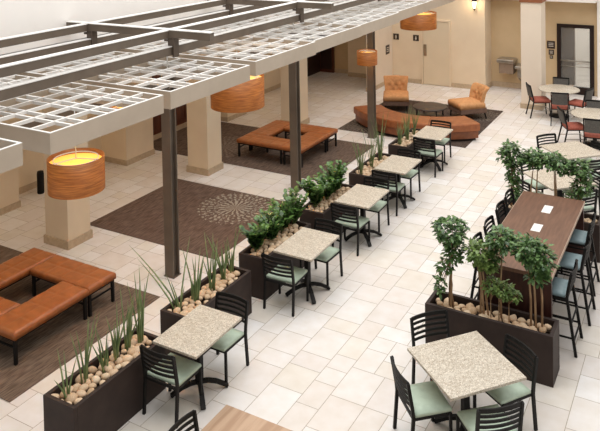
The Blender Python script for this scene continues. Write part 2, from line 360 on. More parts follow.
wall_sign('restroom_sign', -8.4, 22.1, 1.5, .2, 'brown square restroom sign with a white figure beside the flush cream door', 'woman')
wall_sign('wall_sign', -9.25, 21.7, 1.12, .3, 'dark square sign with pale figure on the side of the white wing wall', 'lines', 'x')
wall_sign('wall_sign', -4.27, 22.8, 1.46, .24, 'largest brown sign left of the glass door, topmost of three', 'lines')
wall_sign('wall_sign', -4.26, 22.8, 1.23, .16, 'small dark sign left of the glass door, middle of the three', 'lines')
s_ = wall_sign('wall_sign', -4.26, 22.8, 1.08, .1, 'smallest brown sign left of the glass door, lowest of three', 'lines')
t = thing('wall_lantern', 'small black wall lantern with a glowing warm glass on the back wall', 'lamp', (-6.41, 22.1, 2.7))
MB().box(-.04, .04, -.03, 0, .05, .3).tube([(0, -.02, .25), (0, -.1, .3), (0, -.13, .22)], .012, 6).build('bracket', BRONZE, t)
MB().lathe([(0, -.14), (.03, -.12), (.075, .1), (.0, .11)], (0, -.13, 0), 6, sm=False).build('lantern_glass', LGLASS, t)
MB().lathe([(0, -.2), (.012, -.17), (.035, -.14), (.035, -.115), (0, -.115)], (0, -.13, 0), 6, sm=False).lathe([(.09, .1), (.09, .12), (.02, .22), (0, .24)], (0, -.13, 0), 6, sm=False).build('lantern_cap', BRONZE, t)
pl = bpy.data.lights.new('lantern_light', 'POINT'); pl.energy = 5; pl.color = (1, .72, .4); pl.shadow_soft_size = .05
po = bpy.data.objects.new('lantern_light', pl); col.objects.link(po); po.location = (-6.41, 21.8, 2.72)
t = thing('drinking_fountain', 'stainless two-level drinking fountain on the tan alcove wall', 'drinking fountain', (-5.55, 22.79, 0))
MB().box(-.28, .26, -.48, 0, .86, .98).build('upper_basin', STAIN, t, bevel=.03)
MB().box(-.22, .22, -.4, 0, .52, .86).build('cabinet', mat('fountain_grey', (158, 138, 120), .4, .3), t, bevel=.01)
MB().box(.27, .7, -.46, 0, .7, .8).build('lower_basin', STAIN, t, bevel=.03)
MB().box(.33, .64, -.34, 0, .42, .7).build('lower_cabinet', STAIN, t, bevel=.01)
MB().tube([(.3, -.06, .5), (.32, -.08, .32), (.42, -.08, .27), (.46, -.04, .3)], .018, 8).build('drain_pipe', STAIN, t)
t = tag(MB().lathe([(0, 0), (.065, 0), (.07, .02), (.07, .4), (.06, .45), (.03, .46), (0, .46)], n=20).build('waste_bin', BLACK, loc=(-11.85, 9.78, 0)), 'small black cylindrical bin at the left wall behind the nearest drum lamp', 'bin')

# ---------------------------------------------------------------- rugs
def rug(x0, x1, y0, y1, label, m, z=.008):
    return tag(MB().box(x0, x1, y0, y1, .0005, z).build('rug', m, bevel=.003), label, 'rug')
rug(-11.6, -6.985, 5.24, 7.83, 'brown streaked rug under the nearest ring of leather benches', rug_mat('rug_near', (132, 114, 98), (92, 76, 65), (150, 136, 120), []))
rug(-9.85, -6.95, 9.13, 11.68, 'brown rug with a pale starburst medallion between the two bench rings', rug_mat('rug_star', (124, 103, 90), (88, 70, 61), (186, 178, 160), [(-7.86, 10.99, .74)]))
rug(-12.1, -7.0, 12.93, 15.58, 'brown rug under the farther ring of leather benches', rug_mat('rug_mid', (120, 102, 90), (82, 67, 58), (138, 126, 112), [(-10.2, 13.85, .85)]))
rug(-8.42, -5.03, 16.38, 19.95, 'dark brown rug under the curved bench and tufted armchairs', rug_mat('rug_far', (96, 82, 73), (66, 54, 48), (140, 130, 116), [(-7.9, 16.8, .75), (-5.5, 19.2, .6)]))

# ---------------------------------------------------------------- benches
def bench_maker():
    t = thing('leather_bench', '', '', (0, 0, 0)); L, W = 1.22, .52
    MB().pillow(-L/2, L/2, -W/2, W/2, .33, .425, 4, 2, .035, .004, .009, .02).build('cushion', LEATHER, t)
    MB().box(-L/2+.02, L/2-.02, -W/2+.02, W/2-.02, .30, .33).build('frame', BLACK, t)
    for x in (-L/2+.04, L/2-.04):
        for y in (-W/2+.04, W/2-.04): MB().box(x-.02, x+.02, y-.02, y+.02, .0, .30).build('leg', BLACK, t, bevel=.003)
    for x in (-L/2+.03, L/2-.05): MB().box(x, x+.02, -W/2+.06, W/2-.06, .2, .22).build('stretcher', BLACK, t)
    return t
BENCH = Kind(bench_maker)
def bench_ring(x0, y0, which, words):
    S = 1.745; L, W = 1.22, .52
    for (cx, cyy, rz), wd in zip(((S-L/2, S-W/2, 0), (W/2, S-L/2, PI/2), (L/2, W/2, 0), (S-W/2, L/2, PI/2)), words):
        BENCH.put((x0+cx, y0+cyy, .008), rz, wd, 'bench', 'leather benches of the '+which+' ring')
bench_ring(-9.215, 5.70, 'nearest', ('cognac leather bench in nearest ring, the one toward the square column', 'cognac leather bench in nearest ring, on its far left side',
    'cognac leather bench in nearest ring, cut by the left frame edge', 'cognac leather bench in nearest ring, long side facing the reed planter'))
bench_ring(-9.53, 13.42, 'farther', ('cognac leather bench in farther ring, rear side away from the viewer', 'cognac leather bench in farther ring, left side by the column',
    'cognac leather bench in farther ring, front side by the nearer legs', 'cognac leather bench in farther ring, right side behind the steel post'))

# curved bench in three segments
t = thing('curved_bench', 'chestnut crescent bench curving round the coffee table on dark rug', 'bench', (-6.55, 18.62, .008))
def arc_seg(a0, a1, r0, r1, z0, z1, n=16, r=.03):
    m = MB(); V = []; Fc = []; prof = [(r0, z0), (r0, z1-r), (r0+r*.3, z1-r*.3), (r0+r, z1), (r0*.5+r1*.5, z1+.01), (r1-r, z1), (r1-r*.3, z1-r*.3), (r1, z1-r), (r1, z0)]
    k = len(prof)
    for i in range(n+1):
        a = a0+(a1-a0)*i/n; V += [(p*math.cos(a), p*math.sin(a), z) for p, z in prof]
    for i in range(n):
        for j in range(k-1): Fc.append((i*k+j, i*k+j+1, (i+1)*k+j+1, (i+1)*k+j))
        Fc.append((i*k+k-1, i*k, (i+1)*k, (i+1)*k+k-1))
    Fc += [tuple(range(k)), tuple(reversed(range(n*k, n*k+k)))]
    Fc = [tuple(reversed(q)) for q in Fc]
    return m.add(V, Fc, 0, False)
dg = math.radians
for a0, a1 in ((220, 244), (244.4, 285), (285.4, 317)):
    arc_seg(dg(a0), dg(a1), 1.52, 2.3, .25, .42).build('seat_segment', LEATHERD, t)
arc_seg(dg(220.6), dg(316.4), 1.56, 2.26, .06, .25, 40, .02).build('skirt', mat('brown_leather_skirt', (136, 78, 44), .45, c2=(118, 66, 36), scale=9), t)
arc_seg(dg(222), dg(315.5), 1.62, 2.2, .0, .06, 40, .005).build('plinth', BOX, t)

# coffee table
t = thing('coffee_table', 'round dark wood coffee table between the two tufted armchairs', 'table', (-6.55, 18.2, .008))
MB().lathe([(0, .34), (.4, .34), (.46, .352), (.46, .372), (.45, .38), (0, .38)], n=40).build('tabletop', COFT, t)
MB().lathe([(0, .1), (.36, .1), (.36, .12), (0, .12)], n=32).build('shelf', COFT, t)
for k in range(4):
    a = PI/4+k*PI/2; MB().tube([(.38*math.cos(a), .38*math.sin(a), 0), (.38*math.cos(a), .38*math.sin(a), .34)], .02, 8).build('leg', BLACK, t)

# armchairs
def armchair_maker():
    t = thing('tufted_armchair', '', '', (0, 0, 0))
    MB().pillow(-.37, .37, -.42, .3, .3, .44, 1, 1, .05, .03).build('seat_cushion', TAN, t)
    MB().box(-.37, .37, -.41, .34, .17, .31).build('seat_base', TAUPE, t, bevel=.015)
    # back: curved slab, flared and rolled at the top
    N, Mn = 22, 16; V = []; Fc = []
    def P(u, v, side):
        x = u*(.315+.06*v**1.6); z = .3+v*.52
        y = .26+.10*v+.16*max(0, v-.7)**1.3*2 - .06*u*u*(1-v*.4)*1.6
        if side == 0:
            q = 0
            for j, row in enumerate((.3, .52, .74)):
                for i in range(3 if j % 2 else 2):
                    uu = ((i-1)*.55 if j % 2 else (i-.5)*.6)
                    q += math.exp(-(((u-uu)*.33)**2+((v-row)*.5)**2)/.0022)
            y += .05*min(1, q)-.03
        else: y += .10-.03*v
        return (x, y, z)
    for side in (0, 1):
        for j in range(Mn+1):
            for i in range(N+1): V.append(P(-1+2*i/N, j/Mn, side))
    w_ = N+1; o2 = w_*(Mn+1)
    for j in range(Mn):
        for i in range(N):
            a = j*w_+i; Fc.append((a, a+1, a+w_+1, a+w_)); Fc.append((o2+a, o2+a+w_, o2+a+w_+1, o2+a+1))
        a = j*w_; Fc.append((a, a+w_, o2+a+w_, o2+a)); a += N; Fc.append((a, o2+a, o2+a+w_, a+w_))
    for i in range(N):
        a = i; Fc.append((a, o2+a, o2+a+1, a+1)); a = Mn*w_+i; Fc.append((a, a+1, o2+a+1, o2+a))
    b = MB().add(V, Fc, 0, True).build('backrest', TAN, t, bevel=.02, seg=3)
    for uu, vv in ((-.3, .3), (.3, .3), (-.55, .52), (0, .52), (.55, .52), (-.3, .74), (.3, .74)):
        p = P(uu, vv, 0); s = MB().lathe([(0, -.008), (.014, 0), (0, .008)], n=8); s.v = [(p[0]+a, p[1]-.002+c, p[2]+b_) for a, b_, c in s.v]; s.build('button', TAN, b)
    for x in (-.31, .31):
        for y, q in ((-.35, -.02), (.3, .05)): MB().tube([(x, y, .18), (x, y+q, 0)], [.026, .016], 8).build('leg', BLACK, t)
    return t
ARM = Kind(armchair_maker)
ARM.put((-7.82, 18.92, .008), dg(22), 'orange tan tufted armchair left of the round coffee table', 'armchair', 'tufted armchairs')
ARM.put((-5.72, 18.95, .008), dg(-44), 'orange tan tufted armchair right of the round coffee table, seen from its side', 'armchair', 'tufted armchairs')

for o_ in [o for o in bpy.data.objects if o.name.startswith('tufted_armchair')]: o_.scale = (.97, 1.04, 1.02)

# ---------------------------------------------------------------- tables and chairs
def table_maker(sx, sy):
    def f():
        t = thing('cafe_table', '', '', (0, 0, 0))
        MB().box(-sx/2, sx/2, -sy/2, sy/2, .72, .75).build('tabletop', GRAN, t, bevel=.004)
        MB().box(-.2, .2, -.2, .2, .705, .72).box(-.035, .035, -.035, .035, .1, .705).build('pedestal', BLACK, t)
        for k in range(4):
            a = k*PI/2+PI/4; c, s = math.cos(a), math.sin(a)
            MB().bars([(0, 0, .13), (c*.1, s*.1, .125), (c*.2, s*.2, .095), (c*.29, s*.29, .045), (c*.33, s*.33, .0175)], .055, .035).build('foot', BLACK, t)
        return t
    return f
TROW = Kind(table_maker(.625, .875)); TSQ = Kind(table_maker(.895, .895))

def curved_rail(mb, z, h, y, w=.43, bow=.035, th=.016, n=6):
    for k in range(n):
        u0, u1 = -1+2*k/n, -1+2*(k+1)/n
        mb.bar((u0*w/2, y-bow*(1-u0*u0), z), (u1*w/2, y-bow*(1-u1*u1), z), th, h)
    return mb
def slat_chair_maker(seat_z=.46, total=.80, seatmat=None, name='slat_back_chair', stool=False, W=.485, D=.43):
    def f():
        t = thing(name, '', '', (0, 0, 0)); h = W/2-.012; yr = -D/2; lean = .05; sp = .07 if stool else 0.0
        MB().pillow(-W/2+.015, W/2-.015, -D/2+.03, D/2, seat_z-.045, seat_z, 1, 1, .022, .012).build('seat', seatmat or MINT, t)
        MB().box(-h, h, yr, yr+.02, seat_z-.075, seat_z-.045).box(-h, h, D/2-.03, D/2-.01, seat_z-.075, seat_z-.045).box(-h, -h+.02, yr, D/2-.01, seat_z-.075, seat_z-.045).box(h-.02, h, yr, D/2-.01, seat_z-.075, seat_z-.045).build('seat_frame', BLACK, t)
        for s in (-1, 1):
            MB().bars([(s*(h+sp*.3), yr-.03-sp, 0), (s*h, yr+.005, seat_z-.05), (s*h, yr-.005, seat_z+.05), (s*h, yr-lean, total-.012)], .027, .034).build('leg', BLACK, t)
            MB().bar((s*(h+sp*.3), D/2-.02+sp*.4, 0), (s*h, D/2-.02, seat_z-.047), .027, .027).build('leg', BLACK, t)
        zs = [total-.022]+[total-.082-k*.058 for k in range(4 if total-seat_z > .3 else 3)]
        for k, z in enumerate(zs):
            fr = (z-seat_z)/(total-seat_z); r = curved_rail(MB(), z, .044 if k == 0 else .026, yr-lean*fr, W-.03)
            r.build('top_rail' if k == 0 else 'back_slat', BLACK, t)
        if stool:
            for z in (.18, .42):
                q = sp*(1-z/seat_z)
                for p0, p1 in [((-h, yr-.02-q, z), (h, yr-.02-q, z)), ((-h, D/2-.02+q*.4, z), (h, D/2-.02+q*.4, z))]+[((s_*h, yr-.02-q, z+.03), (s_*h, D/2-.02+q*.4, z+.03)) for s_ in (-1, 1)]: MB().bar(p0, p1, .018, .018).build('stretcher', BLACK, t)
        return t
    return f
CH = Kind(slat_chair_maker())
ST = Kind(slat_chair_maker(.75, 1.04, TEAL, 'bar_stool', True, .44, .42))

G = 'granite tables along the planter row'
ordn = ['nearest', 'second nearest', 'middle', 'second farthest', 'farthest']
tdesc = ['granite two-seat table nearest the viewer in the planter row, end by the reed planters', 'granite two-seat table beside the nearest glossy leafy plants',
         'granite two-seat table beside the farther glossy leafy plants', 'granite two-seat table before the last but one reed planter, fourth in the row', 'granite two-seat table nearest the curved chestnut bench, last in the row']
tnm = ['the first granite table of the planter row', 'the granite table by the nearest leafy plants', 'the granite table by the farther leafy plants', 'the fourth granite table of the planter row', 'the granite table nearest the curved bench']
GC = 'slat-back chairs at the planter-row tables'
for i, (x, y) in enumerate(((-5.17, 6.43), (-5.13, 8.94), (-5.16, 10.93), (-5.21, 12.66), (-5.28, 14.85))):
    TROW.put((x, y, 0), 0, tdesc[i], 'table', G)
    CH.put((x-.09+(0, -.03, .05, .06, .12)[i], y-.345-(0, .05, .02, .02, .02)[i], 0), dg((0, 2, -1, 1, -2)[i]), 'mint seat slat-back chair, near side of '+tnm[i], 'chair', GC)
    CH.put((x-(.02, .02, .05, .07, .08)[i], y+(.44, .44, .45, .46, .5)[i], 0), PI+R.uniform(-.05, .05), 'mint seat slat-back chair, far side of '+tnm[i], 'chair', GC)

def square_table(x, y, ang, tl, ttl, dist=(.62, .5, .47, .44), skip=(), turn=(6, 0, 0, 12)):
    TSQ.put((x, y, 0), ang, tl, 'table', 'square granite tables turned diagonally')
    # NW, SE, SW, NE sides
    for k, (a, nm) in enumerate(((3*PI/4, 'upper left'), (-PI/4, 'lower right'), (-3*PI/4, 'lower left'), (PI/4, 'upper right'))):
        if k in skip: continue
        a += dg(-2); q = dist[k]
        CH.put((x+q*math.cos(a), y+q*math.sin(a), 0), a+PI/2+dg(turn[k]), 'mint seat slat-back chair, %s side of %s' % (nm, ttl), 'chair', 'slat-back chairs at the diagonal tables')
square_table(-2.27, 7.28, dg(50), 'square granite table in the right foreground, before the tree planter', 'the foreground diagonal granite table')
square_table(-2.37, 13.29, dg(45), 'square granite table partly hidden behind the far planter trees', 'the granite table just behind the far trees')
square_table(-2.42, 15.0, dg(45), 'square granite table at the right frame edge with a few leaves before it', 'the granite table at the right edge', skip=(2,))
CH.put((-4.04, 5.03, .004), dg(-90), 'black slat-back chair cut by the bottom frame edge, beside the wood floor inlay', 'chair')

# communal table with stools
t = thing('communal_table', 'long walnut brown communal bar table with two white cards', 'table', (-2.15, 10.28, 0))
MB().box(-.46, .46, -1.32, 1.32, 1.0, 1.05).build('tabletop', BTABLE, t, bevel=.003)
MB().box(-.463, -.458, -1.32, 1.32, 1.0, 1.05).box(.458, .463, -1.32, 1.32, 1.0, 1.05).build('edge_band', EDGE, t)
for y in (-1.3, 1.24): MB().box(-.45, .45, y, y+.06, 0, 1.0).build('end_panel', BEND, t)
MB().box(-.03, .03, -1.24, 1.24, .3, 1.0).build('spine_panel', BEND, t)
tag(MB().box(-.063, .063, -.145, .145, 0, .003).build('card', PAPER, loc=(-2.135, 11.01, 1.05)), 'white rectangular card on the walnut table, farther of the two', 'card', 'cards on the communal table')
tag(MB().box(-.063, .063, -.13, .13, 0, .003).build('card', PAPER, loc=(-2.14, 10.29, 1.05)), 'white rectangular card on the walnut table, nearer of the two', 'card', 'cards on the communal table')
for y, nm in ((9.62, 'nearest the foreground trees'), (10.25, 'second from the foreground trees'), (10.9, 'third from the foreground trees'), (11.45, 'at the far end')):
    ST.put((-2.56, y, 0), -PI/2, 'black bar stool left of the walnut table, '+nm, 'stool', 'bar stools at the communal table')
for y, nm in ((9.4, 'nearest the viewer'), (10.2, 'the middle one'), (11.02, 'the farthest one')):
    ST.put((-1.76+(.05 if y == 10.2 else 0), y, 0), PI/2, 'blue grey seat bar stool right of the walnut table, '+nm, 'stool', 'bar stools at the communal table')

# round tables with red chairs
def rt_maker():
    t = thing('round_table', '', '', (0, 0, 0))
    MB().lathe([(0, .715), (.5, .715), (.53, .725), (.53, .745), (.52, .75), (0, .75)], n=40).build('tabletop', GRAN, t)
    MB().lathe([(0, 0), (.26, 0), (.26, .03), (.06, .06), (.05, .1), (.05, .69), (.12, .715), (0, .715)], n=20).build('pedestal', BLACK, t)
    return t
RTB = Kind(rt_maker)
def red_maker():
    t = thing('red_seat_chair', '', '', (0, 0, 0)); W, D = .47, .46
    MB().pillow(-.22, .22, -.2, .24, .43, .50, 1, 1, .03, .02).build('seat', RED, t)
    MB().box(-.21, .21, -.2, .22, .405, .43).build('seat_frame', BLACK, t)
    for s in (-1, 1):
        MB().bars([(s*.22, -.31, 0), (s*.2, -.21, .42), (s*.205, -.22, .52), (s*.21, -.30, .88)], .024, .03).build('leg', BLACK, t)
        MB().bar((s*.21, .24, 0), (s*.2, .2, .41), .024, .024).build('leg', BLACK, t)
    b = MB()
    for k in range(6):
        u0, u1 = -1+k/3, -1+(k+1)/3
        f = lambda u, z, o: (u*.19, -.235-(z-.52)*.2-.03*(1-u*u)+o, z)
        b.add([f(u0, .56, .02), f(u1, .56, .02), f(u1, .85, .02), f(u0, .85, .02), f(u0, .56, -.02), f(u1, .56, -.02), f(u1, .85, -.02), f(u0, .85, -.02)], [(3, 2, 1, 0), (4, 5, 6, 7), (0, 1, 5, 4), (2, 3, 7, 6), (1, 2, 6, 5), (3, 0, 4, 7)])
    b.build('back_panel', GREYBACK, t)
    curved_rail(MB(), .87, .035, -.30, .42, .02, .03).build('top_rail', BLACK, t)
    for p, q in (((-.215, -.25, .2), (-.205, .22, .2)), ((.215, -.25, .2), (.205, .22, .2)), ((-.21, .21, .22), (.21, .21, .22))): MB().bar(p, q, .014, .014).build('stretcher', STAIN, t)
    return t
RC = Kind(red_maker)
RTB.put((-3.57, 20.12, 0), 0, 'round granite table in front of the dark glass door, beside the white column', 'table', 'round granite tables')
RTB.put((-2.38, 17.95, 0), 0, 'round granite table at the right frame edge', 'table', 'round granite tables')
for (cx, cyy, a, q, lb) in ((-3.57, 20.12, 207, .52, 'left of the round table by the glass door, against the white column'), (-3.57, 20.12, 281, .72, 'showing its back, at the round table by the glass door'),
        (-3.57, 20.12, -18, .56, 'right of the round table by the glass door'), (-3.57, 20.12, 96, .5, 'behind the round table, just before the glass door'),
        (-2.38, 17.95, 208, .5, 'left of the right-edge round table'), (-2.38, 17.95, 276, .68, 'with its back to the viewer at the right-edge round table'),
        (-2.38, 17.95, 97, .45, 'behind the right-edge round table')):
    a = dg(a); RC.put((cx+q*math.cos(a), cyy+q*math.sin(a), 0), a+PI/2, 'red seat chair '+lb, 'chair', 'red seat chairs at the round tables')

# ---------------------------------------------------------------- planters
def planter(x0, x1, y0, y1, h, label, group):
    t = thing('planter', label, 'planter', ((x0+x1)/2, (y0+y1)/2, 0), 0, group); a, b = (x1-x0)/2, (y1-y0)/2; w_ = .045
    MB().box(-a, a, -b, -b+w_, 0, h).box(-a, a, b-w_, b, 0, h).box(-a, -a+w_, -b+w_, b-w_, 0, h).box(a-w_, a, -b+w_, b-w_, 0, h).build('box', BOX, t, bevel=.003)
    MB().box(-a+w_, a-w_, -b+w_, b-w_, .02, h-.12).build('soil', SOIL, t); return t
def pebble_mesh(seed):
    import bmesh
    bm = bmesh.new(); bmesh.ops.create_icosphere(bm, subdivisions=2, radius=1)
    rr = random.Random(seed); sx, sy, sz = rr.uniform(.85, 1.2), rr.uniform(.7, 1), rr.uniform(.55, .8)
    for v in bm.verts:
        n_ = 1+.16*noise.noise(v.co*1.3+Vector((seed*7, 0, 0))); v.co = Vector((v.co.x*sx, v.co.y*sy, v.co.z*sz))*n_
    me = bpy.data.meshes.new('pebble'); bm.to_mesh(me); bm.free(); me.materials.append(STONE)
    for p in me.polygons: p.use_smooth = True
    return me
PM = [pebble_mesh(i) for i in range(7)]
def spots(x0, x1, y0, y1, d, avoid=(), rs=None):
    out = []; y = y0; row = 0
    while y <= y1:
        x = x0+(d/2 if row % 2 else 0)
        while x <= x1+.001:
            px, py = x+R.uniform(-.14, .14)*d, y+R.uniform(-.14, .14)*d
            if all((px-a)**2+(py-b)**2 > (.035)**2 for a, b in avoid): out.append((px, py))
            x += d
        y += d*.86; row += 1
    return out
def pebbles(x0, x1, y0, y1, z, d, label, group, avoid=()):
    for px, py in spots(x0, x1, y0, y1, d, avoid):
        o = bpy.data.objects.new('pebble', R.choice(PM)); col.objects.link(o); s = d*R.uniform(.38, .66)
        o.location = (px, py, z+R.uniform(-.008, .02)); o.scale = (s, s, s); o.rotation_euler = (R.uniform(-.3, .3), R.uniform(-.3, .3), R.uniform(0, 6.3)); tag(o, label, 'pebble', group)
def pebble_bed(x0, x1, y0, y1, z, d, label):
    m = MB()
    for px, py in spots(x0, x1, y0, y1, d):
        me = R.choice(PM); s = d*R.uniform(.45, .62); a = R.uniform(0, 6.3); c, q = math.cos(a), math.sin(a); zz = z+R.uniform(-.008, .02)
        m.add([((v.co.x*c-v.co.y*q)*s+px, (v.co.x*q+v.co.y*c)*s+py, v.co.z*s+zz) for v in me.vertices], [tuple(p.vertices) for p in me.polygons], 0, True)
    o = m.build('pebble_bed', STONE2); o['kind'] = 'stuff'; return tag(o, label, 'pebbles')
PH = .60
row = []
pd = ['dark brown planter with reeds and beige pebbles in the bottom left foreground', 'second dark brown planter with reeds, beside the first granite table',
      'dark brown planter holding the nearest glossy leafy plants', 'dark brown planter holding the farther glossy leafy plants', 'dark brown planter with thin reeds beside the fourth granite table', 'last dark brown planter with reeds, next to the curved bench rug']
for i in range(6):
    y0 = (4.915, 6.736, 8.465, 10.25, 12.15, 14.08)[i]; row.append(y0); planter(-6.02, -5.565, y0, y0+1.38, PH, pd[i], 'planters along the seating row')
PR = planter(-3.14, -1.585, 8.44, 8.84, PH, 'long dark brown planter of small trees in front of the walnut table', 'tree planters')
PR2_ = planter(-3.1, -1.51, 11.86, 12.27, PH, 'long dark brown planter of small trees behind the walnut table', 'tree planters')
pebbles(-5.93, -5.655, row[0]+.08, row[0]+1.30, .54, .1, 'rounded beige pebble in the bottom left reed planter', 'pebbles in the nearest reed planter')
pebbles(-5.93, -5.655, row[1]+.08, row[1]+1.30, .54, .1, 'rounded beige pebble in the second reed planter', 'pebbles in the second reed planter')
pebbles(-3.05, -1.67, 8.525, 8.76, .54, .105, 'rounded tan pebble under the trees before the walnut table', 'pebbles in the near tree planter')
pebbles(-5.93, -5.655, row[2]+.08, row[2]+1.30, .54, .105, 'rounded tan pebble under the nearest glossy leafy plants', 'pebbles in the near leafy planter')
for i, n_ in ((3, 'bed of tan pebbles under the farther glossy leafy plants'), (4, 'bed of pale pebbles in the reed planter by the fourth table'), (5, 'bed of pale pebbles in the last reed planter')):
    pebble_bed(-5.93, -5.655, row[i]+.08, row[i]+1.30, .54, .1, n_)
pebble_bed(-3.01, -1.6, 11.95, 12.18, .54, .1, 'bed of tan pebbles under the trees behind the walnut table')

def reed(x, y, n, h, spread, label, group, seed):
    rr = random.Random(seed); m = MB()
    for k in range(n):
        a = rr.uniform(0, 6.28); l = 1.22*h*rr.uniform(.5, 1.05); s = 1.25*spread*rr.uniform(.1, 1); bx, by = rr.uniform(-.03, .03), rr.uniform(-.03, .03)
        P = [(bx+math.cos(a)*s*l*f**1.4, by+math.sin(a)*s*l*f**1.4, l*f) for f in (0, .3, .6, .85, 1)]
        m.tube(P, [q*(1 if y < 9 else .62) for q in (.009, .011, .009, .005, .001)], 5)
    tag(m.build('reed_plant', REED, loc=(x*.984+.02, y*.984, .50)), label, 'plant', group)
GR = 'reed plants in the planters'
for i, (x, y, n, h, s, lb) in enumerate((
    (-5.94, 5.14, 4, .42, .9, 'short splayed reed plant at the near corner of the nearest planter'),
    (-5.98, 5.42, 7, .66, .25, 'tall reed plant with a broad blade, second in the nearest planter'),
    (-5.92, 5.68, 6, .50, .6, 'spreading reed plant in the middle of the nearest planter'),
    (-5.94, 5.88, 8, .55, .3, 'dense reed plant right of the middle of the nearest planter'),
    (-5.96, 6.08, 8, .72, .3, 'tall upright reed plant towards the far end of the nearest planter'),
    (-5.93, 6.26, 9, .74, .22, 'tallest clump of reeds at the far end of the nearest planter'),
    (-5.96, 7.02, 6, .62, .8, 'crossing reed plant at the near end of the second planter'),
    (-5.93, 7.30, 13, .56, .25, 'dense reed plant in the middle of the second planter'),
    (-5.90, 7.62, 9, .66, .3, 'tall thin reed plant right of the middle of the second planter'),
    (-5.92, 7.92, 9, .7, .28, 'upright reed plant near the far end of the second planter'),
    (-5.95, 8.14, 7, .62, .22, 'slim reed plant at the far corner of the second planter'),
    (-5.95, 12.50, 15, .58, .3, 'reed plant at the near end of the planter by the fourth table'),
    (-5.93, 12.95, 17, .66, .28, 'reed plant in the middle of the planter by the fourth table'),
    (-5.95, 13.45, 18, .84, .25, 'tallest reed plant at the far end of the planter by the fourth table'),
    (-5.95, 14.5, 15, .5, .3, 'reed plant at the near end of the last planter'),
    (-5.94, 14.95, 18, .66, .3, 'reed plant in the middle of the last planter'),
    (-5.93, 15.35, 15, .62, .3, 'reed plant at the far end of the last planter'))):
    reed(x, y, n, h, s, lb, GR, 40+i)

def leaf(m, p, d, L, W, up=Vector((0, 0, 1)), mi=0):
    d = d.normalized(); s = d.cross(up); s = s.normalized() if s.length > .01 else Vector((1, 0, 0)); n_ = s.cross(d)
    a = p+d*L*.35+n_*L*.06; b = p+d*L*.75+n_*L*.02; t_ = p+d*L-n_*L*.1
    V = [p, a+s*W/2, a-n_*W*.15, a-s*W/2, b+s*W*.36, b-n_*W*.1, b-s*W*.36, t_]
    m.add(V, [(0, 1, 2), (0, 2, 3), (1, 4, 5, 2), (2, 5, 6, 3), (4, 7, 5), (5, 7, 6)], mi, True)
def zz(x, y, n, h, label, seed, sp=.52):
    rr = random.Random(seed); t = thing('leafy_plant', label, 'plant', (x*.984+.02, y*.984, .50), 0, 'glossy leafy plants in the planters'); st, lf = MB(), MB()
    for k in range(n):
        a = rr.uniform(0, 6.28); l = h*rr.uniform(.6, 1.05); s = sp*rr.uniform(.25, 1); P = []
        for f in (0, .25, .5, .75, 1): P.append(Vector((math.cos(a)*s*l*f**1.3, math.sin(a)*s*l*f**1.3, l*(f-.12*f*f*s*2))))
        st.tube(P, [.008, .007, .006, .004, .002], 5)
        for j in range(14):
            f = .3+.7*j/13; i = min(3, int(f*4)); p = P[i].lerp(P[i+1], f*4-i); d = (P[i+1]-P[i]).normalized(); sd = d.cross(Vector((0, 0, 1)));
            sd = (sd.normalized() if sd.length > .05 else Vector((1, 0, 0)))*(1 if j % 2 else -1)
            leaf(lf, p, sd*1.3+d*.6+Vector((rr.uniform(-.4, .4), rr.uniform(-.4, .4), rr.uniform(-.1, .5))), rr.uniform(.09, .125), .068)
    st.build('stem', REED, t); lf.build('foliage', ZZ, t)
for i, (x, y, n, h, lb) in enumerate(((-5.97, 8.88, 20, .46, 'glossy leafy plant at the near end of the nearer leafy planter'), (-5.93, 9.24, 22, .5, 'bushy glossy plant in the middle of the nearer leafy planter'),
    (-5.96, 9.62, 20, .56, 'glossy leafy plant right of the middle of the nearer leafy planter'), (-5.93, 9.93, 15, .6, 'glossy plant with tall arching stems at the far end of the nearer leafy planter'),
    (-5.95, 10.72, 20, .52, 'glossy leafy plant at the near end of the farther leafy planter'), (-5.93, 11.1, 16, .5, 'glossy leafy plant in the middle of the farther leafy planter'),
    (-5.95, 11.45, 24, .62, 'bushiest glossy plant at the far end of the farther leafy planter'))):
    zz(x-.035, y, n, h, lb, 60+i)

def small_tree(x, y, stems, blobs, label, seed, leaves=300, lm=LEAF, size=.078, r=.0135):
    """stems: list of point lists, blobs: (dx,dy,z,rx,rz)"""
    if y > 11: stems = [[(a, b, c*.87) for a, b, c in P] for P in stems]; blobs = [(a, b, c*.87, d, e) for a, b, c, d, e in blobs]
    rr = random.Random(seed); t = thing('potted_tree', label, 'tree', (x*.984, y*.984 if y < 11 else y, .50), 0, 'small trees in the long planters'); st, lf = MB(), MB()
    for P in stems: st.tube([Vector(p) for p in P], [r]*(len(P)-1)+[r*.5], 7)
    tot = sum(b[3]*b[3]*b[4] for b in blobs)
    for (bx, by, bz, rx, rz) in blobs:
        rx *= 1.12; rz *= 1.08; k = int(.8*leaves*rx*rx*rz/tot)+18
        top_s = min((P[-1] for P in stems), key=lambda q: (q[0]-bx)**2+(q[1]-by)**2)
        for j in range(7):
            e = Vector((bx+rr.uniform(-.7, .7)*rx, by+rr.uniform(-.7, .7)*rx, bz+rr.uniform(-.6, .7)*rz)); st.tube([Vector(top_s), (Vector(top_s)+e)/2+Vector((0, 0, .02)), e], [r*.45, r*.35, r*.15], 4)
        for j in range(k):
            v = Vector((rr.gauss(0, 1), rr.gauss(0, 1), rr.gauss(0, 1))).normalized()*rr.uniform(.45, 1)**.6
            v *= .8+.45*noise.noise(v*2.3+Vector((seed, bx*9, bz*5)))
            p = Vector((bx+v.x*rx, by+v.y*rx, bz+v.z*rz)); d = Vector((v.x+rr.uniform(-.7, .7), v.y+rr.uniform(-.7, .7), v.z*.3+rr.uniform(-.6, .3)))
            leaf(lf, p, d, size*rr.uniform(.7, 1.25), size*rr.uniform(.5, .7))
    st.build('stem', STEM, t); lf.build('foliage', lm, t); return t
